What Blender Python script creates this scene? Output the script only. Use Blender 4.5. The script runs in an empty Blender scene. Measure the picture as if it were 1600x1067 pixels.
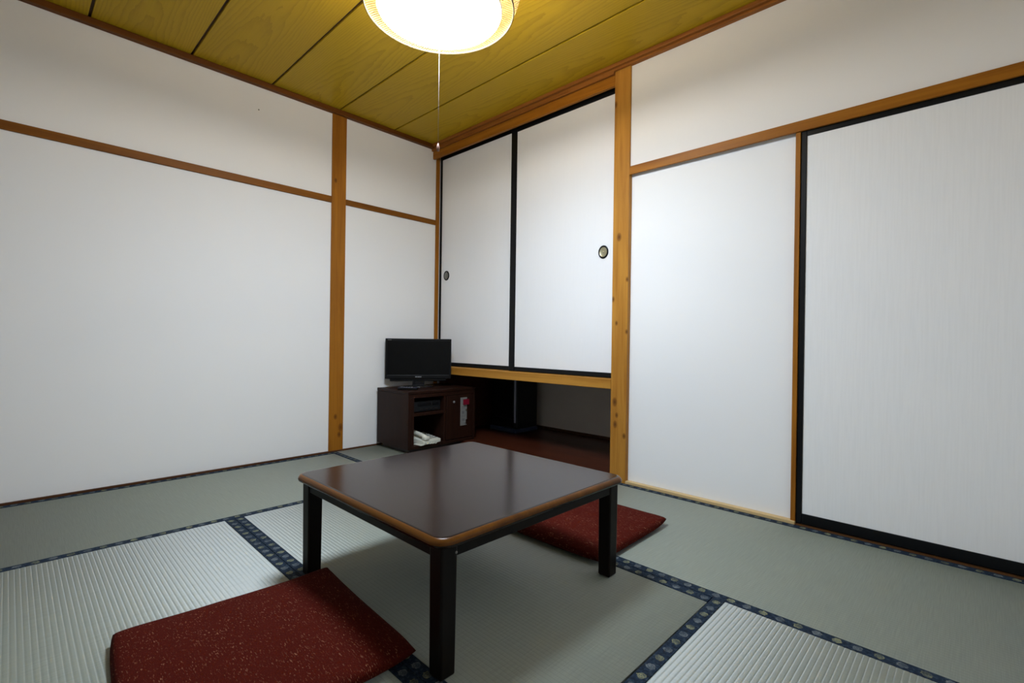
import bpy, bmesh, math, random
from mathutils import Vector, Matrix
random.seed(7)
sc = bpy.context.scene
col = sc.collection

# ---------------------------------------------------------------- camera
H = 0.81
yaw, pitch, roll = math.radians(43.85080596), math.radians(-0.10030351), math.radians(0.78954133)
F = Vector((-math.sin(yaw)*math.cos(pitch), math.cos(yaw)*math.cos(pitch), math.sin(pitch)))
R0 = Vector((math.cos(yaw), math.sin(yaw), 0)); U0 = R0.cross(F)
Rv = R0*math.cos(roll) + U0*math.sin(roll); Uv = -R0*math.sin(roll) + U0*math.cos(roll)
cd = bpy.data.cameras.new('camera'); cam = bpy.data.objects.new('camera', cd); col.objects.link(cam)
cd.sensor_width = 36.0; cd.sensor_fit = 'HORIZONTAL'; cd.lens = 762.279*36/1600
cd.clip_start = 0.02
M = Matrix.Identity(4)
for i, v in enumerate((Rv, Uv, -F)):
    for k in range(3): M[k][i] = v[k]
M.translation = Vector((3.32224, -2.47144, H))
cam.matrix_world = M
sc.camera = cam

# ---------------------------------------------------------------- world, exposure
w = bpy.data.worlds.new('world'); sc.world = w; w.use_nodes = True
w.node_tree.nodes['Background'].inputs[0].default_value = (0.02, 0.02, 0.022, 1)
w.node_tree.nodes['Background'].inputs[1].default_value = 0.2
LAMP = 86.0
SIDE = 195.0
sc.view_settings.view_transform = 'Standard'; sc.view_settings.look = 'None'
sc.view_settings.gamma = 1; sc.view_settings.use_curve_mapping = False
sc.view_settings.exposure = 0.0
sc.cycles.max_bounces = 14; sc.cycles.diffuse_bounces = 8; sc.cycles.sample_clamp_indirect = 6.0

# ---------------------------------------------------------------- node helpers
def mat(name):
    m = bpy.data.materials.new(name); m.use_nodes = True
    nt = m.node_tree; b = nt.nodes['Principled BSDF']
    return m, nt, b
def N(nt, typ, **kw):
    n = nt.nodes.new(typ)
    for k, v in kw.items():
        if k.startswith('i_'):
            key = k[2:]
            n.inputs[int(key) if key.isdigit() else key].default_value = v
        else: setattr(n, k, v)
    return n
def lk(nt, a, b): nt.links.new(a, b)
def math_(nt, op, a, b=None, clamp=False):
    n = nt.nodes.new('ShaderNodeMath'); n.operation = op; n.use_clamp = clamp
    for i, x in enumerate((a, b)):
        if x is None: continue
        if isinstance(x, (int, float)): n.inputs[i].default_value = x
        else: nt.links.new(x, n.inputs[i])
    return n.outputs[0]
def mixc(nt, fac, a, b, blend='MIX'):
    n = nt.nodes.new('ShaderNodeMix'); n.data_type = 'RGBA'; n.blend_type = blend
    for s, x in ((0, fac), (6, a), (7, b)):
        if isinstance(x, (int, float)): n.inputs[s].default_value = x
        elif isinstance(x, tuple): n.inputs[s].default_value = (*x, 1) if len(x) == 3 else x
        else: nt.links.new(x, n.inputs[s])
    return n.outputs[2]
def ramp(nt, fac, stops):
    n = nt.nodes.new('ShaderNodeValToRGB'); e = n.color_ramp.elements
    while len(e) < len(stops): e.new(0.5)
    for el, (p, c) in zip(e, stops): el.position = p; el.color = (*c, 1)
    nt.links.new(fac, n.inputs[0]); return n.outputs[0]
def bump(nt, b, h, strength=0.2, dist=0.002):
    n = N(nt, 'ShaderNodeBump', i_Strength=strength, i_Distance=dist)
    lk(nt, h, n.inputs['Height']); lk(nt, n.outputs[0], b.inputs['Normal'])
def noise(nt, vec, scale, detail=4, rough=0.55, dist=0.0):
    n = N(nt, 'ShaderNodeTexNoise'); n.inputs['Scale'].default_value = scale
    n.inputs['Detail'].default_value = detail; n.inputs['Roughness'].default_value = rough
    n.inputs['Distortion'].default_value = dist
    lk(nt, vec, n.inputs['Vector']); return n.outputs['Fac']
def objco(nt, scale=(1, 1, 1), uv=False):
    t = N(nt, 'ShaderNodeTexCoord'); mp = N(nt, 'ShaderNodeMapping')
    mp.inputs['Scale'].default_value = scale
    lk(nt, t.outputs['UV' if uv else 'Object'], mp.inputs[0]); return mp.outputs[0]
def plain(name, c, rough=0.5, spec=0.5, metal=0.0, coat=0.0):
    m, nt, b = mat(name)
    b.inputs['Base Color'].default_value = (*c, 1); b.inputs['Roughness'].default_value = rough
    b.inputs['Specular IOR Level'].default_value = spec; b.inputs['Metallic'].default_value = metal
    b.inputs['Coat Weight'].default_value = coat
    # a trace of unevenness in the finish
    f = noise(nt, objco(nt), 60, 3)
    r = math_(nt, 'ADD', math_(nt, 'MULTIPLY', f, 0.08), rough - 0.04, True); lk(nt, r, b.inputs['Roughness'])
    return m
def wood(name, light, dark, axis, rough=0.45, knots=(), fine=42.0, spec=0.15):
    m, nt, b = mat(name)
    s = [fine*0.55]*3; s[axis] = 1.3
    v = objco(nt, tuple(s))
    f1 = noise(nt, v, 1.0, 6, 0.62, 0.6)
    s2 = [4.0]*3; s2[axis] = 0.9
    f2 = noise(nt, objco(nt, tuple(s2)), 1.0, 3)
    c1 = ramp(nt, f1, [(0.30, dark), (0.62, light)])
    c2 = mixc(nt, math_(nt, 'MULTIPLY', f2, 0.55), c1, tuple(0.62*x for x in light))
    if knots:
        g = N(nt, 'ShaderNodeTexCoord'); acc = None
        for (kx, ky, kz, r) in knots:
            sub = N(nt, 'ShaderNodeVectorMath', operation='SUBTRACT'); lk(nt, g.outputs['Object'], sub.inputs[0])
            sub.inputs[1].default_value = (kx, ky, kz)
            sc_ = N(nt, 'ShaderNodeVectorMath', operation='MULTIPLY'); lk(nt, sub.outputs[0], sc_.inputs[0])
            st = [1, 1, 1]; st[axis] = 0.6; sc_.inputs[1].default_value = st
            ln = N(nt, 'ShaderNodeVectorMath', operation='LENGTH'); lk(nt, sc_.outputs[0], ln.inputs[0])
            k = math_(nt, 'SUBTRACT', 1.0, math_(nt, 'DIVIDE', ln.outputs['Value'], r), True)
            k = math_(nt, 'POWER', k, 0.6)
            acc = k if acc is None else math_(nt, 'MAXIMUM', acc, k)
        c2 = mixc(nt, math_(nt, 'MULTIPLY', acc, 0.92), c2, (0.075, 0.022, 0.006))
    lk(nt, c2, b.inputs['Base Color'])
    b.inputs['Roughness'].default_value = rough
    b.inputs['Specular IOR Level'].default_value = spec
    bump(nt, b, f1, 0.12, 0.001)
    return m

# ---------------------------------------------------------------- materials
def plaster(name, c):
    m, nt, b = mat(name)
    v = objco(nt)
    f = noise(nt, v, 260, 3); g = noise(nt, v, 1.1, 3)
    lk(nt, mixc(nt, math_(nt, 'MULTIPLY', g, 0.12), c, tuple(0.82*x for x in c)), b.inputs['Base Color'])
    b.inputs['Roughness'].default_value = 0.92; b.inputs['Specular IOR Level'].default_value = 0.2
    bump(nt, b, f, 0.12, 0.0006); return m
WALL = plaster('wall_cloth', (0.80, 0.79, 0.775))
PANEL = plaster('panel_cloth', (0.85, 0.85, 0.845))
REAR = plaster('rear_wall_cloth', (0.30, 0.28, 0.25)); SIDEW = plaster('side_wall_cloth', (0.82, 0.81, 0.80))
NICHE = plaster('niche_cloth', (0.68, 0.62, 0.57))
def fusuma(name, c, streak):
    m, nt, b = mat(name)
    f = noise(nt, objco(nt, (420, 420, 9)), 1.0, 3, 0.6)
    g = noise(nt, objco(nt, (150, 150, 6)), 1.0, 4, 0.6)
    t = ramp(nt, g, [(0.35, tuple((1-0.10*streak)*x for x in c)), (0.6, c)])
    lk(nt, t, b.inputs['Base Color'])
    b.inputs['Roughness'].default_value = 0.85; b.inputs['Specular IOR Level'].default_value = 0.25
    bump(nt, b, math_(nt, 'ADD', f, g), 0.25*streak, 0.0008); return m
PAPER = fusuma('door_paper', (0.83, 0.83, 0.835), 0.10)
PAPER_S = fusuma('streaked_door_paper', (0.83, 0.83, 0.825), 0.28)
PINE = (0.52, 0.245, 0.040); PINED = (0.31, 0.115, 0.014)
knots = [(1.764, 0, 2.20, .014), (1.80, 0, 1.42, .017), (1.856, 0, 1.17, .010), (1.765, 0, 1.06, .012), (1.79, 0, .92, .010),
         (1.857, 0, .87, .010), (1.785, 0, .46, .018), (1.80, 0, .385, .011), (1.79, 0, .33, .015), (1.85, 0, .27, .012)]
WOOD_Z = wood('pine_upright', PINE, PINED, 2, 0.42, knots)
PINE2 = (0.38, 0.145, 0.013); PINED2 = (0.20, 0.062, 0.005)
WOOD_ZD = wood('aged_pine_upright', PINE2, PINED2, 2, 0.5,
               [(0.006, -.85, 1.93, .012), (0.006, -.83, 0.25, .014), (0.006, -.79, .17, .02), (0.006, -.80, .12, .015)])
WOOD_X = wood('pine_along_x', PINE2, PINED2, 0, 0.45)
WOOD_XL = wood('pine_rail', PINE, PINED, 0, 0.4)
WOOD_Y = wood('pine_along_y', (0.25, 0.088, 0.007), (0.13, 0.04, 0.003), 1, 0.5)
SILL = wood('pale_sill_wood', (0.70, 0.50, 0.24), (0.50, 0.32, 0.13), 0, 0.35)
SILLD = wood('dark_sill_wood', (0.09, 0.038, 0.012), (0.05, 0.02, 0.006), 0, 0.5)
DARKW = wood('dark_tatami_trim', (0.10, 0.04, 0.015), (0.05, 0.018, 0.006), 1, 0.5)
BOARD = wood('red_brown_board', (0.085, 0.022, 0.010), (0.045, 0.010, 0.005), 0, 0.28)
BLACK = plain('black_lacquer', (0.0035, 0.004, 0.005), 0.38, 0.22)
BRASS = plain('aged_brass', (0.42, 0.38, 0.24), 0.35, 0.5, 0.6)
PEWTER = plain('grey_pull_metal', (0.22, 0.22, 0.20), 0.4, 0.5, 0.6)
# ceiling boards: printed cedar with cathedral grain, each board reads its own object space
m, nt, b = mat('ceiling_cedar'); CEIL = m
tc = N(nt, 'ShaderNodeTexCoord'); sx = N(nt, 'ShaderNodeSeparateXYZ'); lk(nt, tc.outputs['Object'], sx.inputs[0])
oi = N(nt, 'ShaderNodeObjectInfo'); rnd = oi.outputs['Random']
cx = N(nt, 'ShaderNodeCombineXYZ'); lk(nt, math_(nt, 'ADD', sx.outputs[0], math_(nt, 'MULTIPLY', rnd, 9)), cx.inputs[0])
lk(nt, sx.outputs[1], cx.inputs[1]); lk(nt, math_(nt, 'MULTIPLY', rnd, 7), cx.inputs[2])
st = N(nt, 'ShaderNodeMapping'); st.inputs['Scale'].default_value = (1.0, 5.0, 1); lk(nt, cx.outputs[0], st.inputs[0])
wob = noise(nt, st.outputs[0], 2.2, 4, 0.55)
yy = math_(nt, 'ADD', sx.outputs[1], math_(nt, 'MULTIPLY', math_(nt, 'SUBTRACT', rnd, 0.5), 0.12))
f = math_(nt, 'ADD', math_(nt, 'MULTIPLY', math_(nt, 'MULTIPLY', yy, yy), 46), math_(nt, 'MULTIPLY', sx.outputs[0], 0.8))
f = math_(nt, 'ADD', f, math_(nt, 'MULTIPLY', wob, 0.75))
ring = math_(nt, 'FRACT', math_(nt, 'MULTIPLY', f, 4.2))
st2 = N(nt, 'ShaderNodeMapping'); st2.inputs['Scale'].default_value = (6, 130, 1); lk(nt, cx.outputs[0], st2.inputs[0])
fib = noise(nt, st2.outputs[0], 1.0, 4, 0.6)
tone = math_(nt, 'ADD', math_(nt, 'MULTIPLY', math_(nt, 'POWER', ring, 3.0), 0.36), math_(nt, 'MULTIPLY', fib, 0.34))
c = ramp(nt, tone, [(0.10, (0.46, 0.30, 0.012)), (0.75, (0.28, 0.165, 0.006))])
c = mixc(nt, math_(nt, 'MULTIPLY', rnd, 0.25), c, (0.38, 0.21, 0.010))
lk(nt, c, b.inputs['Base Color']); b.inputs['Roughness'].default_value = 0.42
b.inputs['Specular IOR Level'].default_value = 0.15
GROOVE = plain('ceiling_groove_brown', (0.05, 0.018, 0.006), 0.7)  # dark brown backing that shows in the gaps between boards
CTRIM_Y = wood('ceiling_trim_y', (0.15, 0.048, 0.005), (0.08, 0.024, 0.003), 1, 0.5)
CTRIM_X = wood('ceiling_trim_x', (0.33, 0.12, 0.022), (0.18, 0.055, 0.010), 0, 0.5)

def tatami(name, ridge_axis):
    m, nt, b = mat(name)
    v = [9, 9, 9]; v[ridge_axis] = 420
    straw = noise(nt, objco(nt, tuple(v)), 1.0, 3, 0.6)
    big = noise(nt, objco(nt), 1.6, 4, 0.55)
    uv = N(nt, 'ShaderNodeTexCoord'); s = N(nt, 'ShaderNodeSeparateXYZ'); lk(nt, uv.outputs['UV'], s.inputs[0])
    fr = math_(nt, 'FRACT', s.outputs[1])
    dd = math_(nt, 'ABSOLUTE', math_(nt, 'SUBTRACT', fr, 0.5))
    gro = math_(nt, 'MULTIPLY', math_(nt, 'SUBTRACT', dd, 0.38, True), 5.0, True)
    base = ramp(nt, straw, [(0.25, (0.165, 0.188, 0.150)), (0.7, (0.250, 0.275, 0.225))])
    base = mixc(nt, math_(nt, 'MULTIPLY', big, 0.35), base, (0.215, 0.235, 0.17))
    base = mixc(nt, math_(nt, 'MULTIPLY', gro, 0.6), base, (0.085, 0.10, 0.085))
    lk(nt, base, b.inputs['Base Color'])
    b.inputs['Roughness'].default_value = 0.68
    b.inputs['IOR'].default_value = 1.9; b.inputs['Specular IOR Level'].default_value = 0.9
    b.inputs['Anisotropic'].default_value = 0.95
    t = N(nt, 'ShaderNodeCombineXYZ'); t.inputs[ridge_axis].default_value = 1.0
    lk(nt, t.outputs[0], b.inputs['Tangent'])
    bump(nt, b, straw, 0.12, 0.0006)
    return m
TAT = [tatami('rush_ridges_x', 0), tatami('rush_ridges_y', 1)]
# cloth border: navy brocade with medallions
m, nt, b = mat('navy_brocade'); HERI = m
uv = N(nt, 'ShaderNodeTexCoord'); s = N(nt, 'ShaderNodeSeparateXYZ'); lk(nt, uv.outputs['UV'], s.inputs[0])
u = math_(nt, 'DIVIDE', s.outputs[0], 0.047); cell = math_(nt, 'FLOOR', u)
uu = math_(nt, 'MULTIPLY', math_(nt, 'SUBTRACT', math_(nt, 'FRACT', u), 0.5), 0.047)
vv = math_(nt, 'SUBTRACT', s.outputs[1], 0.019)
vec = objco(nt, (1, 1, 1), True)
wn = noise(nt, vec, 130, 3, 0.6)
r = math_(nt, 'SQRT', math_(nt, 'ADD', math_(nt, 'MULTIPLY', uu, uu), math_(nt, 'MULTIPLY', vv, vv)))
r = math_(nt, 'ADD', r, math_(nt, 'MULTIPLY', math_(nt, 'SUBTRACT', wn, 0.5), 0.014))
disc = math_(nt, 'MULTIPLY', math_(nt, 'SUBTRACT', 0.0125, r), 600, True)
rings = math_(nt, 'MULTIPLY', math_(nt, 'SINE', math_(nt, 'MULTIPLY', r, 1150)), 0.5); rings = math_(nt, 'ADD', rings, 0.5, True)
par = math_(nt, 'MODULO', math_(nt, 'ABSOLUTE', cell), 2.0)
bg = ramp(nt, noise(nt, vec, 90, 3, 0.65), [(0.36, (0.004, 0.008, 0.014)), (0.54, (0.010, 0.021, 0.042)), (0.72, (0.040, 0.060, 0.068))])
med = mixc(nt, par, (0.26, 0.25, 0.12), (0.17, 0.18, 0.18))
med = mixc(nt, math_(nt, 'MULTIPLY', rings, 0.85), med, (0.05, 0.075, 0.09))
brk = math_(nt, 'ADD', math_(nt, 'MULTIPLY', math_(nt, 'SUBTRACT', noise(nt, vec, 38, 2, 0.5), 0.36, True), 2.6), 0.22, True)
lk(nt, mixc(nt, math_(nt, 'MULTIPLY', disc, brk), bg, med), b.inputs['Base Color'])
b.inputs['Roughness'].default_value = 0.8; b.inputs['Specular IOR Level'].default_value = 0.15
bump(nt, b, wn, 0.25, 0.0008)
# cushion cloth
m, nt, b = mat('red_slub_cloth'); CUSH = m
v1 = objco(nt, (95, 300, 150)); fl = noise(nt, v1, 1.0, 2, 0.5)
gate = noise(nt, objco(nt), 22, 3, 0.6)
fleck = math_(nt, 'MULTIPLY', math_(nt, 'SUBTRACT', fl, 0.585, True), 8.0, True)
fleck = math_(nt, 'MULTIPLY', fleck, math_(nt, 'MULTIPLY', math_(nt, 'SUBTRACT', gate, 0.34, True), 3.0, True))
wv = noise(nt, objco(nt, (500, 500, 500)), 1.0, 2, 0.5)
bc = ramp(nt, wv, [(0.3, (0.040, 0.0050, 0.003)), (0.7, (0.082, 0.010, 0.006))])
bc = mixc(nt, math_(nt, 'MULTIPLY', fleck, 0.75), bc, (0.30, 0.13, 0.075))
lk(nt, bc, b.inputs['Base Color']); b.inputs['Roughness'].default_value = 0.9
b.inputs['Specular IOR Level'].default_value = 0.03
b.inputs['Sheen Weight'].default_value = 0.0; b.inputs['Sheen Roughness'].default_value = 0.5
b.inputs['Sheen Tint'].default_value = (0.6, 0.2, 0.15, 1)
bump(nt, b, wv, 0.35, 0.0012)
TABLE = wood('dark_table_lacquer', (0.016, 0.0065, 0.005), (0.010, 0.004, 0.003), 0, 0.17, (), 60, 0.27)
TLEG = wood('dark_table_leg', (0.007, 0.004, 0.003), (0.004, 0.0025, 0.002), 2, 0.36)
TEDGE = wood('worn_table_edge', (0.145, 0.052, 0.006), (0.040, 0.013, 0.003), 0, 0.3, (), 20)
CAB = wood('dark_cabinet_wood', (0.024, 0.0085, 0.005), (0.013, 0.005, 0.003), 2, 0.4)
CABIN = plain('cabinet_inside', (0.010, 0.006, 0.005), 0.6)
TVB = plain('tv_black_plastic', (0.004, 0.004, 0.0045), 0.42, 0.2)
SCREEN = plain('tv_screen_glass', (0.0042, 0.0042, 0.0042), 0.32, 0.12)
LOGO = plain('grey_marking', (0.35, 0.36, 0.37), 0.5)
IVORY = plain('ivory_phone_plastic', (0.66, 0.65, 0.55), 0.4)
KEYS = plain('phone_key_grey', (0.16, 0.16, 0.16), 0.5)
DEVICE = plain('dark_appliance_plastic', (0.010, 0.011, 0.012), 0.35, 0.3)
DEVGL = plain('appliance_gloss_panel', (0.006, 0.006, 0.007), 0.12)
BLUEM = plain('blue_grey_strip', (0.34, 0.36, 0.46), 0.3)
NAVY = plain('navy_plastic', (0.012, 0.018, 0.045), 0.4)
REMO = plain('remote_top', (0.05, 0.05, 0.09), 0.25)
STEEL = plain('brushed_plate', (0.26, 0.26, 0.245), 0.4, 0.4, 0.3)
RED = plain('red_label', (0.17, 0.004, 0.018), 0.5, 0.3)
CORD = plain('cord_white', (0.24, 0.19, 0.17), 0.7)
m, nt, b = mat('lamp_cover_glow'); GLOW = m
b.inputs['Base Color'].default_value = (0.9, 0.9, 0.9, 1)
b.inputs['Emission Color'].default_value = (0.725, 0.85, 1.0, 1); b.inputs['Emission Strength'].default_value = LAMP
m, nt, b = mat('ring_tube_glow'); GLOWS = m
b.inputs['Base Color'].default_value = (0.9, 0.9, 0.9, 1)
b.inputs['Emission Color'].default_value = (1.0, 0.91, 0.76, 1); b.inputs['Emission Strength'].default_value = SIDE
m, nt, b = mat('woven_bamboo'); BAMB = m
b.inputs['Base Color'].default_value = (0.15, 0.105, 0.042, 1); b.inputs['Roughness'].default_value = 0.6
tr = N(nt, 'ShaderNodeBsdfTranslucent'); tr.inputs[0].default_value = (0.07, 0.048, 0.019, 1)
mx = N(nt, 'ShaderNodeMixShader'); mx.inputs[0].default_value = 0.5
lk(nt, b.outputs[0], mx.inputs[1]); lk(nt, tr.outputs[0], mx.inputs[2]); lk(nt, mx.outputs[0], nt.nodes['Material Output'].inputs[0])
WHITEM = plain('white_enamel', (0.75, 0.75, 0.73), 0.4)

# ---------------------------------------------------------------- mesh helpers
def box(bm, x0, x1, y0, y1, z0, z1, bev=0.0, seg=2, mi=0, rot=None, about=None):
    b2 = bmesh.new()
    vs = [b2.verts.new((x, y, z)) for x in (x0, x1) for y in (y0, y1) for z in (z0, z1)]
    for f in ((0, 1, 3, 2), (4, 6, 7, 5), (0, 4, 5, 1), (2, 3, 7, 6), (0, 2, 6, 4), (1, 5, 7, 3)):
        b2.faces.new([vs[i] for i in f])
    if bev > 0:
        bmesh.ops.bevel(b2, geom=list(b2.edges), offset=bev, segments=seg, profile=0.5, affect='EDGES')
    if rot is not None:
        bmesh.ops.rotate(b2, verts=b2.verts, cent=about or (0, 0, 0), matrix=rot)
    bmesh.ops.recalc_face_normals(b2, faces=b2.faces)
    merge(bm, b2, mi)
def merge(bm, b2, mi=None):
    mp = {v: bm.verts.new(v.co) for v in b2.verts}
    for f in b2.faces:
        try:
            nf = bm.faces.new([mp[v] for v in f.verts]); nf.material_index = f.material_index if mi is None else mi; nf.smooth = f.smooth
        except ValueError: pass
    b2.free()
def lathe(bm, prof, seg=48, cx=0, cy=0, closed=False):
    rings = []
    for r, z in prof:
        if r < 1e-6: rings.append([bm.verts.new((cx, cy, z))])
        else: rings.append([bm.verts.new((cx+r*math.cos(2*math.pi*k/seg), cy+r*math.sin(2*math.pi*k/seg), z)) for k in range(seg)])
    pairs = list(zip(rings, rings[1:]))
    if closed: pairs.append((rings[-1], rings[0]))
    for a, b_ in pairs:
        for k in range(seg):
            q = [a[k % len(a)], a[(k+1) % len(a)], b_[(k+1) % len(b_)], b_[k % len(b_)]]
            q2 = []
            for v in q:
                if v not in q2: q2.append(v)
            if len(q2) > 2:
                fc = bm.faces.new(q2); fc.smooth = True
def tube(bm, pts, r, seg=8):
    pts = [Vector(p) for p in pts]; prev = None; rings = []
    for i, p in enumerate(pts):
        t = (pts[min(i+1, len(pts)-1)]-pts[max(i-1, 0)]).normalized()
        a = Vector((0, 0, 1)) if abs(t.z) < 0.9 else Vector((1, 0, 0))
        n = t.cross(a).normalized() if prev is None else (prev - t*prev.dot(t)).normalized()
        prev = n; bb = t.cross(n)
        rings.append([bm.verts.new(p + r*(math.cos(2*math.pi*k/seg)*n + math.sin(2*math.pi*k/seg)*bb)) for k in range(seg)])
    for a, b_ in zip(rings, rings[1:]):
        for k in range(seg):
            f = bm.faces.new([a[k], a[(k+1) % seg], b_[(k+1) % seg], b_[k]]); f.smooth = True
    bm.faces.new(rings[0][::-1]); bm.faces.new(rings[-1])
def obj(name, bm, mats, parent=None, loc=None, rotz=0, recalc=True):
    if recalc: bmesh.ops.recalc_face_normals(bm, faces=bm.faces)
    me = bpy.data.meshes.new(name); bm.to_mesh(me); bm.free()
    for mm in (mats if isinstance(mats, (list, tuple)) else [mats]): me.materials.append(mm)
    o = bpy.data.objects.new(name, me); col.objects.link(o)
    if parent: o.parent = parent
    if loc: o.location = loc
    o.rotation_euler.z = rotz
    return o
def bx(name, mats, dims, parent=None, bev=0.002, **kw):
    bm = bmesh.new(); box(bm, *dims, bev=bev); return obj(name, bm, mats, parent, **kw)
def tag(o, label, cat=None, group=None, kind=None):
    o['label'] = label
    if cat: o['category'] = cat
    if group: o['group'] = group
    if kind: o['kind'] = kind
    return o
def empty(name, loc, rotz=0):
    o = bpy.data.objects.new(name, None); col.objects.link(o); o.location = loc; o.rotation_euler.z = rotz
    o.empty_display_size = 0.1; return o
def structure(o, label, cat): return tag(o, label, cat, kind='structure')

XM, YM, ZC = 3.66, -2.66, 2.43       # room extents

# ---------------------------------------------------------------- floor and tatami
floor = structure(bx('floor', DARKW, (-0.02, XM, YM, 0.035, -0.09, -0.056), bev=0), 'tatami mat floor in old green rush with navy cloth edges', 'floor')
HW = 0.038
def mat_piece(p00, p10, p11, p01, axis, h0, h1, z=0.0):
    """ridges run p00->p10; across runs p00->p01; h0/h1: cloth border on the v=0 / v=1 side"""
    p00, p10, p11, p01 = (Vector(p) for p in (p00, p10, p11, p01))
    W = (p01-p00).length; L = (p10-p00).length
    a = (HW/W if h0 else 0.0); e = 1 - (HW/W if h1 else 0.0)
    n = round((e-a)*W/0.0136); prof = [0, .9, 1, 1, 1, .9]
    ts = []
    for k in range(n):
        for j, hh in enumerate(prof): ts.append((a+(e-a)*(k+j/6)/n, hh, k+j/6))
    ts.append((e, 0, n))
    bm = bmesh.new(); uvl = bm.loops.layers.uv.new('UVMap')
    rows = []
    for t, hh, ri in ts:
        A = p00.lerp(p01, t); B = p10.lerp(p11, t)
        zz = z + 0.0005*(hh-1)
        rows.append((bm.verts.new((A.x, A.y, zz)), bm.verts.new((B.x, B.y, zz)), ri))
    for r0, r1 in zip(rows, rows[1:]):
        f = bm.faces.new([r0[0], r0[1], r1[1], r1[0]]); f.smooth = True
        for lp, (uu_, vv_) in zip(f.loops, ((0, r0[2]), (L, r0[2]), (L, r1[2]), (0, r1[2]))): lp[uvl].uv = (uu_, vv_)
    # skirt
    lo = [bm.verts.new((p.x, p.y, -0.055)) for p in (p00, p10, p11, p01)]
    ends = [r[0] for r in rows]; ende = [r[1] for r in rows]
    try:
        bm.faces.new([lo[0]] + ends + [lo[3]]); bm.faces.new([lo[1]] + ende + [lo[2]])
        bm.faces.new([lo[0], lo[1], rows[0][1], rows[0][0]]); bm.faces.new([lo[3], lo[2], rows[-1][1], rows[-1][0]])
        bm.faces.new(lo)
    except ValueError: pass
    bmesh.ops.recalc_face_normals(bm, faces=bm.faces)
    o = obj('tatami_mat', bm, TAT[axis], floor, recalc=False)
    for (t0, t1, on) in ((0.0, a, h0), (e, 1.0, h1)):
        if not on: continue
        hb = bmesh.new(); ul = hb.loops.layers.uv.new('UVMap')
        zt = z + 0.0012
        sec = [(t0, -0.05), (t0, zt-0.0012), (t0+(t1-t0)*0.04, zt), (t1-(t1-t0)*0.03, zt), (t1, z-0.0018)]
        rw = []
        for t, zz in sec:
            A = p00.lerp(p01, t); B = p10.lerp(p11, t)
            rw.append((hb.verts.new((A.x, A.y, zz)), hb.verts.new((B.x, B.y, zz)), (t-t0)*W))
        for r0, r1 in zip(rw, rw[1:]):
            f = hb.faces.new([r0[0], r0[1], r1[1], r1[0]])
            for lp, uvv in zip(f.loops, ((0, r0[2]), (L, r0[2]), (L, r1[2]), (0, r1[2]))): lp[ul].uv = uvv
        bmesh.ops.recalc_face_normals(hb, faces=hb.faces)
        if sum(f.normal.z for f in hb.faces) < 0: bmesh.ops.reverse_faces(hb, faces=hb.faces)
        c = obj('cloth_border', hb, HERI, o, recalc=False)
    return o
def ye(x): return -0.857 - 0.0155*x          # inner edge of the far row of mats
def ys(x): return -1.742 - 0.016*x + 0.004   # line between middle and near mats
G = 0.0015
mat_piece((0.012, -0.004), (1.80, -0.004), (1.80, ye(1.80)), (0.012, ye(0.012)), 0, True, True)
mat_piece((1.80+G, -0.004), (3.64, -0.004), (3.64, ye(3.64)), (1.80+G, ye(1.80)), 0, True, True)
mat_piece((0.014, ye(0)-G), (0.014, -2.64), (0.932, -2.64), (0.928, ye(.93)-G), 1, True, True, -0.001)
mat_piece((0.934, ye(.93)-G), (2.713, ye(2.71)-G), (2.713, ys(2.71)), (0.934, ys(.934)), 0, True, True, -0.0005)
mat_piece((0.934, ys(.934)-G), (2.713, ys(2.71)-G), (2.713, -2.64), (0.934, -2.64), 0, True, True)
mat_piece((2.716, ye(2.71)-G), (2.727, -2.64), (3.64, -2.64), (3.64, ye(3.64)-G), 1, True, True, 0.001)

# ---------------------------------------------------------------- left wall
wl = structure(bx('wall_left', WALL, (-0.12, 0.0, YM, 1.0, -0.08, 2.46), bev=0), 'long off-white plaster wall on the left', 'wall')
bm = bmesh.new(); lathe(bm, [(0, -0.0), (0.004, 0.0), (0.004, 0.004), (0, 0.005)], 10)
nl = obj('nail', bm, PEWTER, wl, loc=(0.0, -1.364, 2.253)); nl.rotation_euler = (0, math.pi/2, 0)
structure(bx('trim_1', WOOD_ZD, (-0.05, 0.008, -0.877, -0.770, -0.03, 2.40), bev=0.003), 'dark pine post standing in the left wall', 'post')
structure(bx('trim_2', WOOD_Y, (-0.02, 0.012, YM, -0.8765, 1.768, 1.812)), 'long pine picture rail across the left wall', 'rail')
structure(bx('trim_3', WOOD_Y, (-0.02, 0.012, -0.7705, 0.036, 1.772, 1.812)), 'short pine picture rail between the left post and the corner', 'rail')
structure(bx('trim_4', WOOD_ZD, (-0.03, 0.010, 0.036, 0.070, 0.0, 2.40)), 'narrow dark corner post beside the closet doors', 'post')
structure(bx('baseboard_left', DARKW, (-0.01, 0.011, YM, -0.02, -0.05, 0.010), bev=0.001), 'thin dark wooden strip along the foot of the left wall', 'baseboard')

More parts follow.
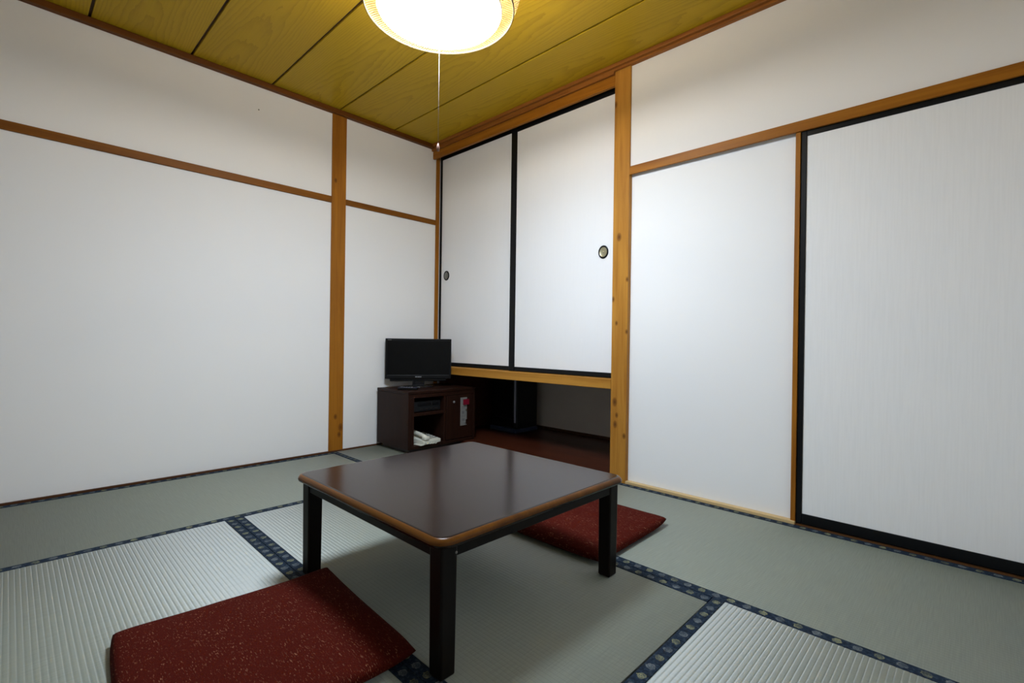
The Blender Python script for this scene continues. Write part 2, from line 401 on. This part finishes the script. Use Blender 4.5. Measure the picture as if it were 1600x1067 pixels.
# ---------------------------------------------------------------- right wall (plane y = 0)
wr = structure(bx('wall_right', WALL, (1.82, XM, 0.012, 0.11, 1.80, 2.46), bev=0), 'off-white plaster wall above the right sliding door', 'wall')
bx('lower_panel', PANEL, (1.84, 2.72, 0.03, 0.09, -0.05, 1.81), wr, bev=0)
bx('niche_back', NICHE, (-0.01, 2.0, 0.885, 0.95, -0.05, 0.60), wr, bev=0)
bx('niche_side', NICHE, (1.79, 1.86, 0.09, 0.90, -0.05, 0.60), wr, bev=0)
bx('niche_shade_panel', BOARD, (0.0, 0.012, 0.10, 0.885, 0.028, 0.545), wr, bev=0)  # added dark panel: shade on the niche's left side put into its colour
bx('niche_ceiling', BOARD, (0.0, 1.80, 0.09, 0.90, 0.545, 0.575), wr, bev=0)
bx('niche_floor_board', BOARD, (0.002, 1.79, 0.002, 0.885, -0.05, 0.028), wr, bev=0.003)
bx('niche_baseboard', DARKW, (0.005, 1.79, 0.868, 0.885, 0.028, 0.050), wr, bev=0.002)
bx('closet_back', NICHE, (-0.01, 1.82, 0.14, 0.16, 0.575, 2.44), wr, bev=0)
structure(bx('trim_5', WOOD_Z, (1.757, 1.8615, 0.0, 0.046, -0.05, 2.396), bev=0.004), 'knotty pine corner pillar at the right end of the closet', 'pillar')
structure(bx('trim_6', WOOD_X, (1.8615, XM, -0.001, 0.0125, 1.769, 1.8165)), 'pine head rail above the right sliding door', 'rail')
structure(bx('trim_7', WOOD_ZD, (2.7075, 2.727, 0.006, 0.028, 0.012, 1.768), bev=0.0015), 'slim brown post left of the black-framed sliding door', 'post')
structure(bx('trim_8', SILL, (1.862, 2.727, -0.002, 0.03, -0.05, 0.0145)), 'pale wooden sill strip under the plain white panel', 'sill')
structure(bx('trim_9', SILLD, (2.727, XM, -0.002, 0.06, -0.05, 0.004)), 'brown wooden sill under the black-framed sliding door', 'sill')
# closet woodwork
structure(bx('trim_10', WOOD_X, (0.0, 1.757, 0.002, 0.024, 2.3165, 2.378)), 'pine head rail above the closet doors', 'rail')
structure(bx('trim_11', WOOD_XL, (0.0, 1.757, 0.0, 0.11, 0.533, 0.592), bev=0.003), 'pine rail under the closet doors above the niche', 'rail')

def sliding_door(name, x0, x1, y, z0, z1, st, rb, rt, paper, label, pull=None, pm=None, th=0.022):
    bm = bmesh.new(); box(bm, x0+st*0.5, x1-st*0.5, y+0.005, y+th-0.004, z0+rb*0.5, z1-rt*0.5)
    d = structure(obj(name, bm, paper), label, 'sliding door')
    for nm, dm in (('stile', (x0, x0+st, y, y+th, z0, z1)), ('stile', (x1-st, x1, y, y+th, z0, z1)),
                   ('bottom_rail', (x0+st, x1-st, y+.0008, y+th, z0, z0+rb)), ('top_rail', (x0+st, x1-st, y+.0008, y+th, z1-rt, z1))):
        bx(nm, BLACK, dm, d, bev=0.0025)
    if pull:
        px, pz = pull
        bm = bmesh.new()
        lathe(bm, [(0.037, 0), (0.037, 0.004), (0.033, 0.0065), (0.029, 0.0055), (0.027, 0.003), (0.027, 0.0003)], 40)
        r = obj('door_pull', bm, BLACK, d, loc=(px, y+0.005, pz)); r.rotation_euler = (math.pi/2, 0, 0); r.scale = (0.95, 1.08, 1)
        bm = bmesh.new(); lathe(bm, [(0, 0.0006), (0.010, 0.0008), (0.022, 0.002), (0.0275, 0.004)], 32)
        lathe(bm, [(0, 0.0045), (0.004, 0.0035), (0.006, 0.0008)], 16)
        q = obj('pull_cup', bm, pm, r)
    return d
sliding_door('door_1', 0.004, 0.925, 0.080, 0.594, 2.392, 0.024, 0.030, 0.069, PAPER,
             'left white closet door in a black frame with a round grey pull', (0.098, 1.345), PEWTER)
sliding_door('door_2', 0.866, 1.800, 0.052, 0.594, 2.388, 0.055, 0.030, 0.088, PAPER,
             'right white closet door in a black frame with a round brass pull', (1.657, 1.358), BRASS)
sliding_door('door_3', 2.727, 3.635, 0.0135, 0.006, 1.800, 0.024, 0.046, 0.054, PAPER_S,
             'tall streaky white sliding door in a black frame at the far right', None, None, 0.024)

# ---------------------------------------------------------------- unseen walls, ceiling
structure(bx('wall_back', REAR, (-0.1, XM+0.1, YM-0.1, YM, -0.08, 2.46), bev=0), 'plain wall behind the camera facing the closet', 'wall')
structure(bx('wall_front', SIDEW, (XM, XM+0.1, YM, 0.1, -0.08, 2.46), bev=0), 'plain wall behind the camera facing the left wall', 'wall')
ceil = structure(bx('ceiling', GROOVE, (-0.1, XM+0.1, YM-0.1, 0.15, ZC+0.012, ZC+0.06), bev=0), 'yellow-brown boarded ceiling with dark grooves', 'ceiling')
seams = [0.10, -0.385, -0.832, -1.292, -1.737, -2.184, YM]
for a, c_ in zip(seams, seams[1:]):
    yc = (a+c_)/2; hw = (a-c_)/2 - 0.0065
    bm = bmesh.new(); box(bm, -XM/2-0.02, XM/2+0.02, -hw, hw, 0.0, 0.012, bev=0.0015, seg=1)
    obj('ceiling_board', bm, CEIL, ceil, loc=(XM/2, yc, ZC))
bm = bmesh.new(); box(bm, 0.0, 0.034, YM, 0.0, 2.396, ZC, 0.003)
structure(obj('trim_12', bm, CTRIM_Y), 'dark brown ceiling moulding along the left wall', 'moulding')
bm = bmesh.new(); box(bm, 0.0, XM, -0.030, 0.04, 2.408, ZC, 0.003)
box(bm, 0.0, 1.757, -0.012, 0.06, 2.379, 2.409, 0.002); box(bm, 1.755, XM, -0.012, 0.06, 2.395, 2.409, 0.002)
structure(obj('trim_13', bm, CTRIM_X), 'stepped brown ceiling moulding along the right wall', 'moulding')

# ---------------------------------------------------------------- pendant lamp
LX, LY = 1.783, -1.302
lamp = tag(empty('pendant_lamp', (LX, LY, 2.08)), 'round glowing ceiling lamp in a woven bamboo basket shade with a pull cord', 'lamp')
def P(z): return z - 2.08
bm = bmesh.new()
prof = []
for k in range(13):
    t = k/12; prof.append((0.240*math.sin(t*math.pi/2)**0.72 if k else 0.0, P(2.056 + 0.036*(1-math.cos(t*math.pi/2))**1.0)))
lathe(bm, prof, 64); obj('light_cover', bm, GLOW, lamp)
bm = bmesh.new(); lathe(bm, [(0.240, P(2.092)), (0.243, P(2.096)), (0.243, P(2.112)), (0.238, P(2.112)), (0.236, P(2.098)), (0, P(2.094))], 64)
obj('cover_tray', bm, WHITEM, lamp)
for rr, zz in ((0.20, 2.175), (0.14, 2.175)):
    bm = bmesh.new(); lathe(bm, [(rr+0.0145*math.cos(q), P(zz)+0.0145*math.sin(q)) for q in [2*math.pi*i/10 for i in range(10)]], 56, closed=True)
    obj('ring_tube', bm, GLOWS, lamp)
bm = bmesh.new(); lathe(bm, [(0, P(2.225)), (0.21, P(2.225)), (0.215, P(2.24)), (0.20, P(2.29)), (0.10, P(2.34)), (0.06, P(2.43)), (0, P(2.43))], 48)
obj('lamp_body', bm, WHITEM, lamp)
def rad(t):   # t 0 at the rim, 1 at the top of the basket
    return 0.289 + 0.044*math.sin(min(1, t*1.25)*math.pi/2) - 0.05*max(0, t-0.55)**1.5*2
Z0, Z1 = 2.098, 2.325
bm = bmesh.new(); NS, SEG = 165, 14; TW = 2.15
for sgn in (1, -1):
    for k in range(NS):
        pv = None
        for i in range(SEG+1):
            t = i/SEG; a = 2*math.pi*k/NS + sgn*t*TW*0.42
            r = rad(t) + sgn*0.0008; z = P(Z0+(Z1-Z0)*t); da = 0.0023/r
            cur = (bm.verts.new((r*math.cos(a-da), r*math.sin(a-da), z)), bm.verts.new((r*math.cos(a+da), r*math.sin(a+da), z)))
            if pv: bm.faces.new([pv[0], pv[1], cur[1], cur[0]])
            pv = cur
lt = obj('bamboo_weave', bm, BAMB, lamp, recalc=False); lt['kind'] = 'stuff'
for nm, t, hr in (('rim_hoop', 0.0, 0.005), ('top_hoop', 1.0, 0.005)):
    bm = bmesh.new(); r = rad(t); z = P(Z0+(Z1-Z0)*t)
    lathe(bm, [(r+hr*0.6*math.cos(q), z+hr*math.sin(q)) for q in [2*math.pi*i/8 for i in range(8)]], 72, closed=True)
    obj(nm, bm, BAMB, lamp)
for k in range(4):
    a = math.pi/4+k*math.pi/2; bm = bmesh.new()
    tube(bm, [(0.18*math.cos(a), 0.18*math.sin(a), P(2.285)), (rad(1)*math.cos(a), rad(1)*math.sin(a), P(2.323))], 0.003, 6)
    obj('shade_bracket', bm, WHITEM, lamp)
bm = bmesh.new(); tube(bm, [(0, 0, P(2.06)), (0.0, 0, P(1.8)), (0.0, 0, P(1.575))], 0.0009, 6); obj('pull_cord', bm, CORD, lamp)
bm = bmesh.new(); lathe(bm, [(0, P(1.578)), (0.003, P(1.576)), (0.006, P(1.562)), (0.0055, P(1.548)), (0, P(1.545))], 14)
obj('cord_knob', bm, plain('cord_knob_brown', (0.20, 0.10, 0.07), 0.5), lamp)

# ---------------------------------------------------------------- low table
TX0, TX1, TY0, TY1, TZ = 1.622, 2.437, -1.778, -0.962, 0.345
tcx, tcy = (TX0+TX1)/2, (TY0+TY1)/2; hx, hy = (TX1-TX0)/2, (TY1-TY0)/2
table = tag(empty('low_table', (tcx, tcy, 0)), 'square dark brown low table with a glossy top and worn edges', 'table')
def rrect(hx, hy, r, n=8):
    pts = []
    for (sx_, sy_, a0) in ((1, 1, 0), (-1, 1, 90), (-1, -1, 180), (1, -1, 270)):
        for k in range(n+1):
            a = math.radians(a0+90*k/n); pts.append((sx_*(hx-r)+r*math.cos(a), sy_*(hy-r)+r*math.sin(a)))
    return pts
bm = bmesh.new(); rings = []
# section of the slab edge, from the underside out and up to the flat top
for (ins, z) in ((0.020, TZ-0.027), (0.008, TZ-0.0255), (0.002, TZ-0.021), (0.0, TZ-0.015), (0.0015, TZ-0.009), (0.006, TZ-0.0035), (0.012, TZ-0.0008), (0.018, TZ)):
    rings.append([bm.verts.new((x, y, z)) for x, y in rrect(hx-ins, hy-ins, 0.045-ins)])
n = len(rings[0])
for ri, (a, b_) in enumerate(zip(rings, rings[1:])):
    for k in range(n):
        f = bm.faces.new([a[k], a[(k+1) % n], b_[(k+1) % n], b_[k]]); f.smooth = True
        f.material_index = 1 if ri >= 3 and ri <= 5 else 0
bm.faces.new(rings[-1]); bm.faces.new(rings[0][::-1])
top = obj('tabletop', bm, [TABLE, TEDGE], table); top['label'] = 'glossy dark top with worn orange-brown edge'
lx0, lx1, ly0, ly1 = 1.645-tcx, 2.416-tcx, -1.756-tcy, -0.982-tcy; LW = 0.050
for (x0, y0) in ((lx0, ly0), (lx1-LW, ly0), (lx0, ly1-LW), (lx1-LW, ly1-LW)):
    bm = bmesh.new(); box(bm, x0, x0+LW, y0, y0+LW, 0.0, TZ-0.026, 0.006, 3)
    for v in bm.verts:
        if v.co.z < 0.02:     # eased foot
            cxl, cyl = x0+LW/2, y0+LW/2; k = 1-0.10*(1-v.co.z/0.02)
            v.co.x = cxl+(v.co.x-cxl)*k; v.co.y = cyl+(v.co.y-cyl)*k
    obj('leg', bm, TLEG, table)
AZ = TZ-0.027
for dm in ((lx0+LW-.004, lx1-LW+.004, ly0+.004, ly0+.024), (lx0+LW-.004, lx1-LW+.004, ly1-.024, ly1-.004),
           (lx0+.004, lx0+.024, ly0+LW-.004, ly1-LW+.004), (lx1-.024, lx1-.004, ly0+LW-.004, ly1-LW+.004)):
    bx('apron', TLEG, (*dm, 0.287, AZ), table, bev=0.002)
bm = bmesh.new(); lathe(bm, [(0, 0.0), (0.0035, 0.0), (0.003, 0.0012), (0, 0.0016)], 12)
sc1 = obj('screw_head', bm, PEWTER, table, loc=(TX1-tcx-0.004, TY0-tcy+0.052, TZ-0.0375)); sc1.rotation_euler = (0, math.pi/2, 0)

# ---------------------------------------------------------------- floor cushions
def cushion(name, A, B, C, D, lifts, label, hmax=0.060, inset=0.004):
    """A..D corner positions on the floor, lifts = seam height at each corner"""
    A, B, C, D = (Vector((p[0], p[1], 0)) for p in (A, B, C, D)); cen = (A+B+C+D)/4
    n = 36; bm = bmesh.new(); up = {}; dn = {}
    for i in range(n+1):
        for j in range(n+1):
            u = -math.cos(math.pi*i/n); v = -math.cos(math.pi*j/n)
            u = 0.45*u+0.55*(2*i/n-1); v = 0.45*v+0.55*(2*j/n-1)
            uu, vv = u*(1-inset*2/0.58*(1-v*v)*1.0), v*(1-inset*2/0.58*(1-u*u)*1.0)
            rc_ = 1 - 0.040*(abs(u*v))**5
            uu *= rc_; vv *= rc_
            s, t = (uu+1)/2, (vv+1)/2
            p = A*(1-s)*(1-t)+B*s*(1-t)+C*s*t+D*(1-s)*t
            sl = lifts[0]*(1-s)*(1-t)+lifts[1]*s*(1-t)+lifts[2]*s*t+lifts[3]*(1-s)*t
            e = max(0.0, (1-u*u))*max(0.0, (1-v*v))
            seam = 0.014 + sl*(abs(u*v)**3)
            wrk = 0.0016*math.sin(9*u+4*v)*math.sin(7*v-3*u+1)*e**0.5
            zt = seam + (hmax-0.014)*e**0.30 + wrk
            zb = max(0.0015, seam*(1-min(1, e*9)) + 0.0015)
            co = p - cen
            up[i, j] = bm.verts.new((co.x, co.y, zt))
            edge = i in (0, n) or j in (0, n)
            dn[i, j] = up[i, j] if edge else bm.verts.new((co.x, co.y, zb))
    for i in range(n):
        for j in range(n):
            for d_, g in ((0, up), (1, dn)):
                q = [g[i, j], g[i+1, j], g[i+1, j+1], g[i, j+1]]
                if d_: q = q[::-1]
                try:
                    f = bm.faces.new(q); f.smooth = True
                except ValueError: pass
    o = obj(name, bm, CUSH, loc=(cen.x, cen.y, 0))
    return tag(o, label, 'cushion', 'red floor cushions around the low table')
cushion('floor_cushion', (1.690, -2.280), (1.736, -1.700), (2.318, -1.735), (2.275, -2.335), (0.016, 0.026, 0.012, 0.006),
        'dark red flecked floor cushion in the foreground left of the table')
cushion('floor_cushion', (1.775, -0.985), (1.775, -0.425), (2.335, -0.415), (2.345, -0.985), (0.0, 0.010, 0.014, 0.0),
        'dark red floor cushion behind the table, partly hidden under it')

# ---------------------------------------------------------------- television cabinet (local axes = world axes)
CX0, CX1, CY0, CY1, CZ0, CZ1 = 0.03, 0.44, -0.508, 0.118, 0.03, 0.442
cab = tag(empty('television_cabinet', (CX0, CY0, 0)), 'dark brown television cabinet with open shelves and a door in the corner', 'cabinet')
dx, dy = CX1-CX0, CY1-CY0
def cb(name, x0, x1, y0, y1, z0, z1, mt=None, bev=0.002, parent=None, lab=None):
    o = bx(name, mt or CAB, (x0-CX0, x1-CX0, y0-CY0, y1-CY0, z0, z1), parent or cab, bev=bev)
    if lab: o['label'] = lab
    return o
cb('top_board', CX0, CX1+0.004, CY0-0.004, CY1+0.004, CZ1-0.022, CZ1, bev=0.004)
cb('side_panel', CX0, CX1, CY0, CY0+0.020, CZ0, CZ1-0.022)
cb('side_panel', CX0, CX1, CY1-0.020, CY1, CZ0, CZ1-0.022)
cb('divider', CX0, CX1-0.004, -0.190, -0.172, CZ0, CZ1-0.022)
cb('back_panel', CX0, CX0+0.010, CY0+0.020, CY1-0.020, CZ0, CZ1-0.022, CABIN)
cb('bottom_board', CX0+0.01, CX1-0.001, CY0+0.020, CY1-0.020, CZ0, CZ0+0.022)
cb('shelf', CX0+0.01, CX1-0.003, CY0+0.020, -0.190, 0.262, 0.282)
cb('top_rail', CX1-0.022, CX1-0.001, CY0+0.020, CY1-0.020, 0.392, CZ1-0.022)
cb('stile', CX1-0.022, CX1-0.001, CY0+0.020, CY0+0.050, CZ0+0.022, 0.392)
cb('plinth', CX0+0.03, CX1-0.03, CY0+0.03, CY1-0.03, 0.0015, CZ0, CABIN)
dr = cb('door', CX1-0.020, CX1+0.001, -0.168, CY1-0.022, CZ0+0.026, 0.389, bev=0.003)
bm = bmesh.new(); lathe(bm, [(0, 0), (0.009, 0), (0.009, 0.006), (0.006, 0.010), (0, 0.010)], 18)
lock = obj('lock', bm, KEYS, dr, loc=(CX1+0.001-CX0, -0.101-CY0, 0.338)); lock.rotation_euler = (0, math.pi/2, 0); lock['label'] = 'small round metal lock'
pl = cb('coin_plate', CX1+0.001, CX1+0.005, -0.036, 0.028, 0.150, 0.366, STEEL, 0.001, dr, 'tall metal plate with a red square')
pm_ = bmesh.new()
o_ = (CX0, CY0)
def mark(bm, y0, y1, z0, z1, d=0.001, x=CX1+0.005): box(bm, x-CX0, x+d-CX0, y0-CY0, y1-CY0, z0, z1)
bm = bmesh.new(); mark(bm, -0.012, 0.040, 0.310, 0.352, 0.012, CX1+0.004); rs = obj('red_button_box', bm, RED, dr); rs['label'] = 'red square box on the plate'
bm = bmesh.new()
for (y0, y1, z0, z1) in ((-0.026, 0.006, .292, .297), (-0.026, 0.014, .281, .284), (-0.022, 0.0, .240, .262), (-0.026, 0.016, .226, .229), (-0.026, 0.01, .217, .220), (-0.020, 0.008, .185, .205), (-0.004, 0.016, .162, .172)):
    mark(bm, y0, y1, z0, z1, 0.0008)
obj('plate_marking', bm, KEYS, dr)
CHROME = plain('bright_chrome', (0.8, 0.8, 0.8), 0.15, 0.5, 1.0)
bm = bmesh.new(); mark(bm, 0.010, 0.024, 0.262, 0.276, 0.004); obj('coin_slot', bm, CHROME, dr)
bm = bmesh.new(); mark(bm, 0.012, 0.024, 0.160, 0.196, 0.004); obj('coin_return', bm, CHROME, dr)

# video player in the upper opening
vp = tag(empty('video_player', (0.15, -0.44, 0.2825)), 'black video player on the upper shelf of the television cabinet', 'video player')
bx('casing', TVB, (0, 0.245, 0, 0.235, 0.006, 0.078), vp)
bx('front_panel', DEVICE, (0.245, 0.258, 0, 0.235, 0.006, 0.078), vp, bev=0.003)
bx('cassette_flap', DEVGL, (0.2575, 0.2605, 0.03, 0.15, 0.045, 0.068), vp, bev=0.001)
bx('display', DEVGL, (0.2575, 0.2605, 0.16, 0.222, 0.045, 0.066), vp, bev=0.001)
for k in range(4): bx('button', CABIN, (0.258, 0.262, 0.05+k*0.045, 0.075+k*0.045, 0.018, 0.026), vp, bev=0.001)
for (x, y) in ((0.02, 0.02), (0.22, 0.02), (0.02, 0.21), (0.22, 0.21)): bx('foot', CABIN, (x, x+0.02, y, y+0.02, 0, 0.006), vp, bev=0)

# telephone on the cabinet's bottom shelf
ph = tag(empty('telephone', (0.352, -0.312, CZ0+0.0225), math.radians(97)), 'ivory desk telephone with handset and keypad in the cabinet lower shelf', 'telephone')
# local: +x = user's right (world +y), -y = towards the user (world +x)
bm = bmesh.new()
b2 = bmesh.new(); box(b2, -0.098, 0.098, -0.112, 0.112, 0.0, 0.030, 0.006, 2)
for v in b2.verts:
    if v.co.z > 0.012: v.co.z += 0.030*(v.co.y+0.112)/0.224
merge(bm, b2); obj('phone_body', bm, IVORY, ph)
bm = bmesh.new()
pts = [(-0.062, -0.105, 0.052), (-0.062, -0.06, 0.068), (-0.062, 0.0, 0.078), (-0.062, 0.06, 0.086), (-0.062, 0.105, 0.086)]
tube(bm, pts, 0.018, 12)
box(bm, -0.088, -0.036, -0.118, -0.068, 0.034, 0.066, 0.011, 3); box(bm, -0.088, -0.036, 0.062, 0.112, 0.055, 0.094, 0.011, 3)
obj('handset', bm, IVORY, ph)
for r_ in range(5):
    for c_ in range(4):
        x = -0.015+c_*0.027; y = -0.075+r_*0.034
        z = 0.030+0.030*(y+0.122)/0.224
        bx('key', KEYS, (x, x+0.018, y, y+0.018, z-0.004, z+0.003), ph, bev=0.0015)
bm = bmesh.new(); pts = [(-0.085+0.006*math.cos(k*0.9)-0.0002*k, -0.115-0.0012*k+0.0, 0.012+0.006*math.sin(k*0.9)) for k in range(30)]
tube(bm, [(p[0]+0.0035*i/1.0, p[1]-0.0, p[2]) for i, p in enumerate(pts)], 0.003, 6)
obj('curly_cord', bm, IVORY, ph)
bm = bmesh.new(); box(bm, -0.140, -0.100, -0.118, -0.020, 0.0, 0.007, 0.003, 2)
obj('side_flap', bm, IVORY, ph)
ph.scale = (0.86, 0.86, 0.86)

# television on the cabinet
tvx, tvy = 0.177, -0.241
ang = math.atan2(0.833, 0.553)          # direction of the screen's width
tv = tag(empty('television', (tvx, tvy, CZ1), ang), 'small black flat television on the corner cabinet', 'television')
# local: +x = right seen from the room, -y = towards the viewer
hw = 0.2505; zb, zt = 0.064, 0.373
bm = bmesh.new(); box(bm, -hw, hw, -0.014, 0.016, zb, zt, 0.004, 2); obj('casing', bm, TVB, tv)
bm = bmesh.new(); box(bm, -hw*0.72, hw*0.72, 0.014, 0.040, zb+0.02, zt-0.06, 0.012, 2); obj('rear_housing', bm, TVB, tv)
scn = bx('screen', SCREEN, (-hw+0.014, hw-0.014, -0.0155, -0.013, zb+0.030, zt-0.020), tv, bev=0.0005)
for nm, dm in (('bezel', (-hw, -hw+0.013, -0.019, -0.012, zb, zt)), ('bezel', (hw-0.013, hw, -0.019, -0.012, zb, zt)),
               ('bezel', (-hw+0.013, hw-0.013, -0.019, -0.012, zt-0.019, zt)), ('bezel', (-hw+0.013, hw-0.013, -0.019, -0.012, zb, zb+0.029))):
    bx(nm, TVB, dm, tv, bev=0.0025)
bx('speaker_bar', TVB, (-hw+0.035, hw-0.035, -0.012, 0.018, zb-0.020, zb+0.002), tv, bev=0.006)
bm = bmesh.new()
for k, wd in enumerate((0.007, 0.006, 0.007, 0.006, 0.007)):
    box(bm, -0.024+k*0.0095, -0.024+k*0.0095+wd, -0.0198, -0.0188, zb+0.011, zb+0.018)
obj('logo_plate', bm, LOGO, tv)
bm = bmesh.new(); box(bm, -hw+0.018, -hw+0.045, -0.0198, -0.0188, zt-0.0125, zt-0.0090); obj('corner_marking', bm, KEYS, tv)
bm = bmesh.new(); box(bm, -0.045, 0.045, -0.006, 0.020, 0.010, zb-0.010, 0.006, 2); obj('stand_neck', bm, DEVGL, tv)
bm = bmesh.new(); lathe(bm, [(0, 0.0), (0.118, 0.0), (0.121, 0.004), (0.116, 0.009), (0.05, 0.014), (0, 0.015)], 40)
for v in bm.verts: v.co.y *= 0.72
obj('stand_base', bm, DEVGL, tv)

# remote control
rc = tag(empty('remote_control', (0.318, -0.432, CZ1), math.radians(38)), 'dark remote control lying on the television cabinet left of the screen', 'remote control')
bx('body', TVB, (-0.085, 0.085, -0.024, 0.024, 0.0, 0.016), rc, bev=0.004)
bx('key_panel', REMO, (-0.078, 0.078, -0.020, 0.020, 0.0155, 0.018), rc, bev=0.001)
for r_ in range(5):
    for c_ in range(3): bx('key', KEYS, (-0.06+r_*0.022, -0.048+r_*0.022, -0.015+c_*0.011, -0.007+c_*0.011, 0.0178, 0.0195), rc, bev=0.0008)

rc.scale = (0.85, 0.9, 1)
# ---------------------------------------------------------------- appliance in the niche
ap = tag(empty('appliance', (0.205, 0.520, 0.028)), 'black boxy appliance standing in the dark niche under the closet', 'appliance')
AW, AD, AH = 0.305, 0.27, 0.50
bx('body', DEVICE, (0, AW, 0.012, AD, 0.035, AH), ap, bev=0.008)
bx('front_panel', DEVGL, (0.006, AW-0.038, 0.002, 0.014, 0.12, AH-0.03), ap, bev=0.003)
bx('outlet_grille', DEVICE, (0.006, AW-0.038, 0.004, 0.014, 0.045, 0.112), ap, bev=0.002)
for k in range(4): bx('grille_slat', TVB, (0.012, AW-0.045, -0.002, 0.006, 0.052+k*0.015, 0.058+k*0.015), ap, bev=0.001)
e_ = bx('corner_strip', BLUEM, (AW-0.034, AW-0.016, 0.004, 0.016, 0.085, AH-0.02), ap, bev=0.005); e_['label'] = 'blue-grey vertical edge strip'
bx('control_panel', NAVY, (0.01, AW-0.01, 0.02, 0.14, AH-0.002, AH+0.004), ap, bev=0.002)
e_ = bx('base', plain('blue_base', (0.035, 0.055, 0.11), 0.4), (-0.006, AW+0.006, -0.012, AD+0.004, 0.0, 0.036), ap, bev=0.008); e_['label'] = 'dark blue base tray'
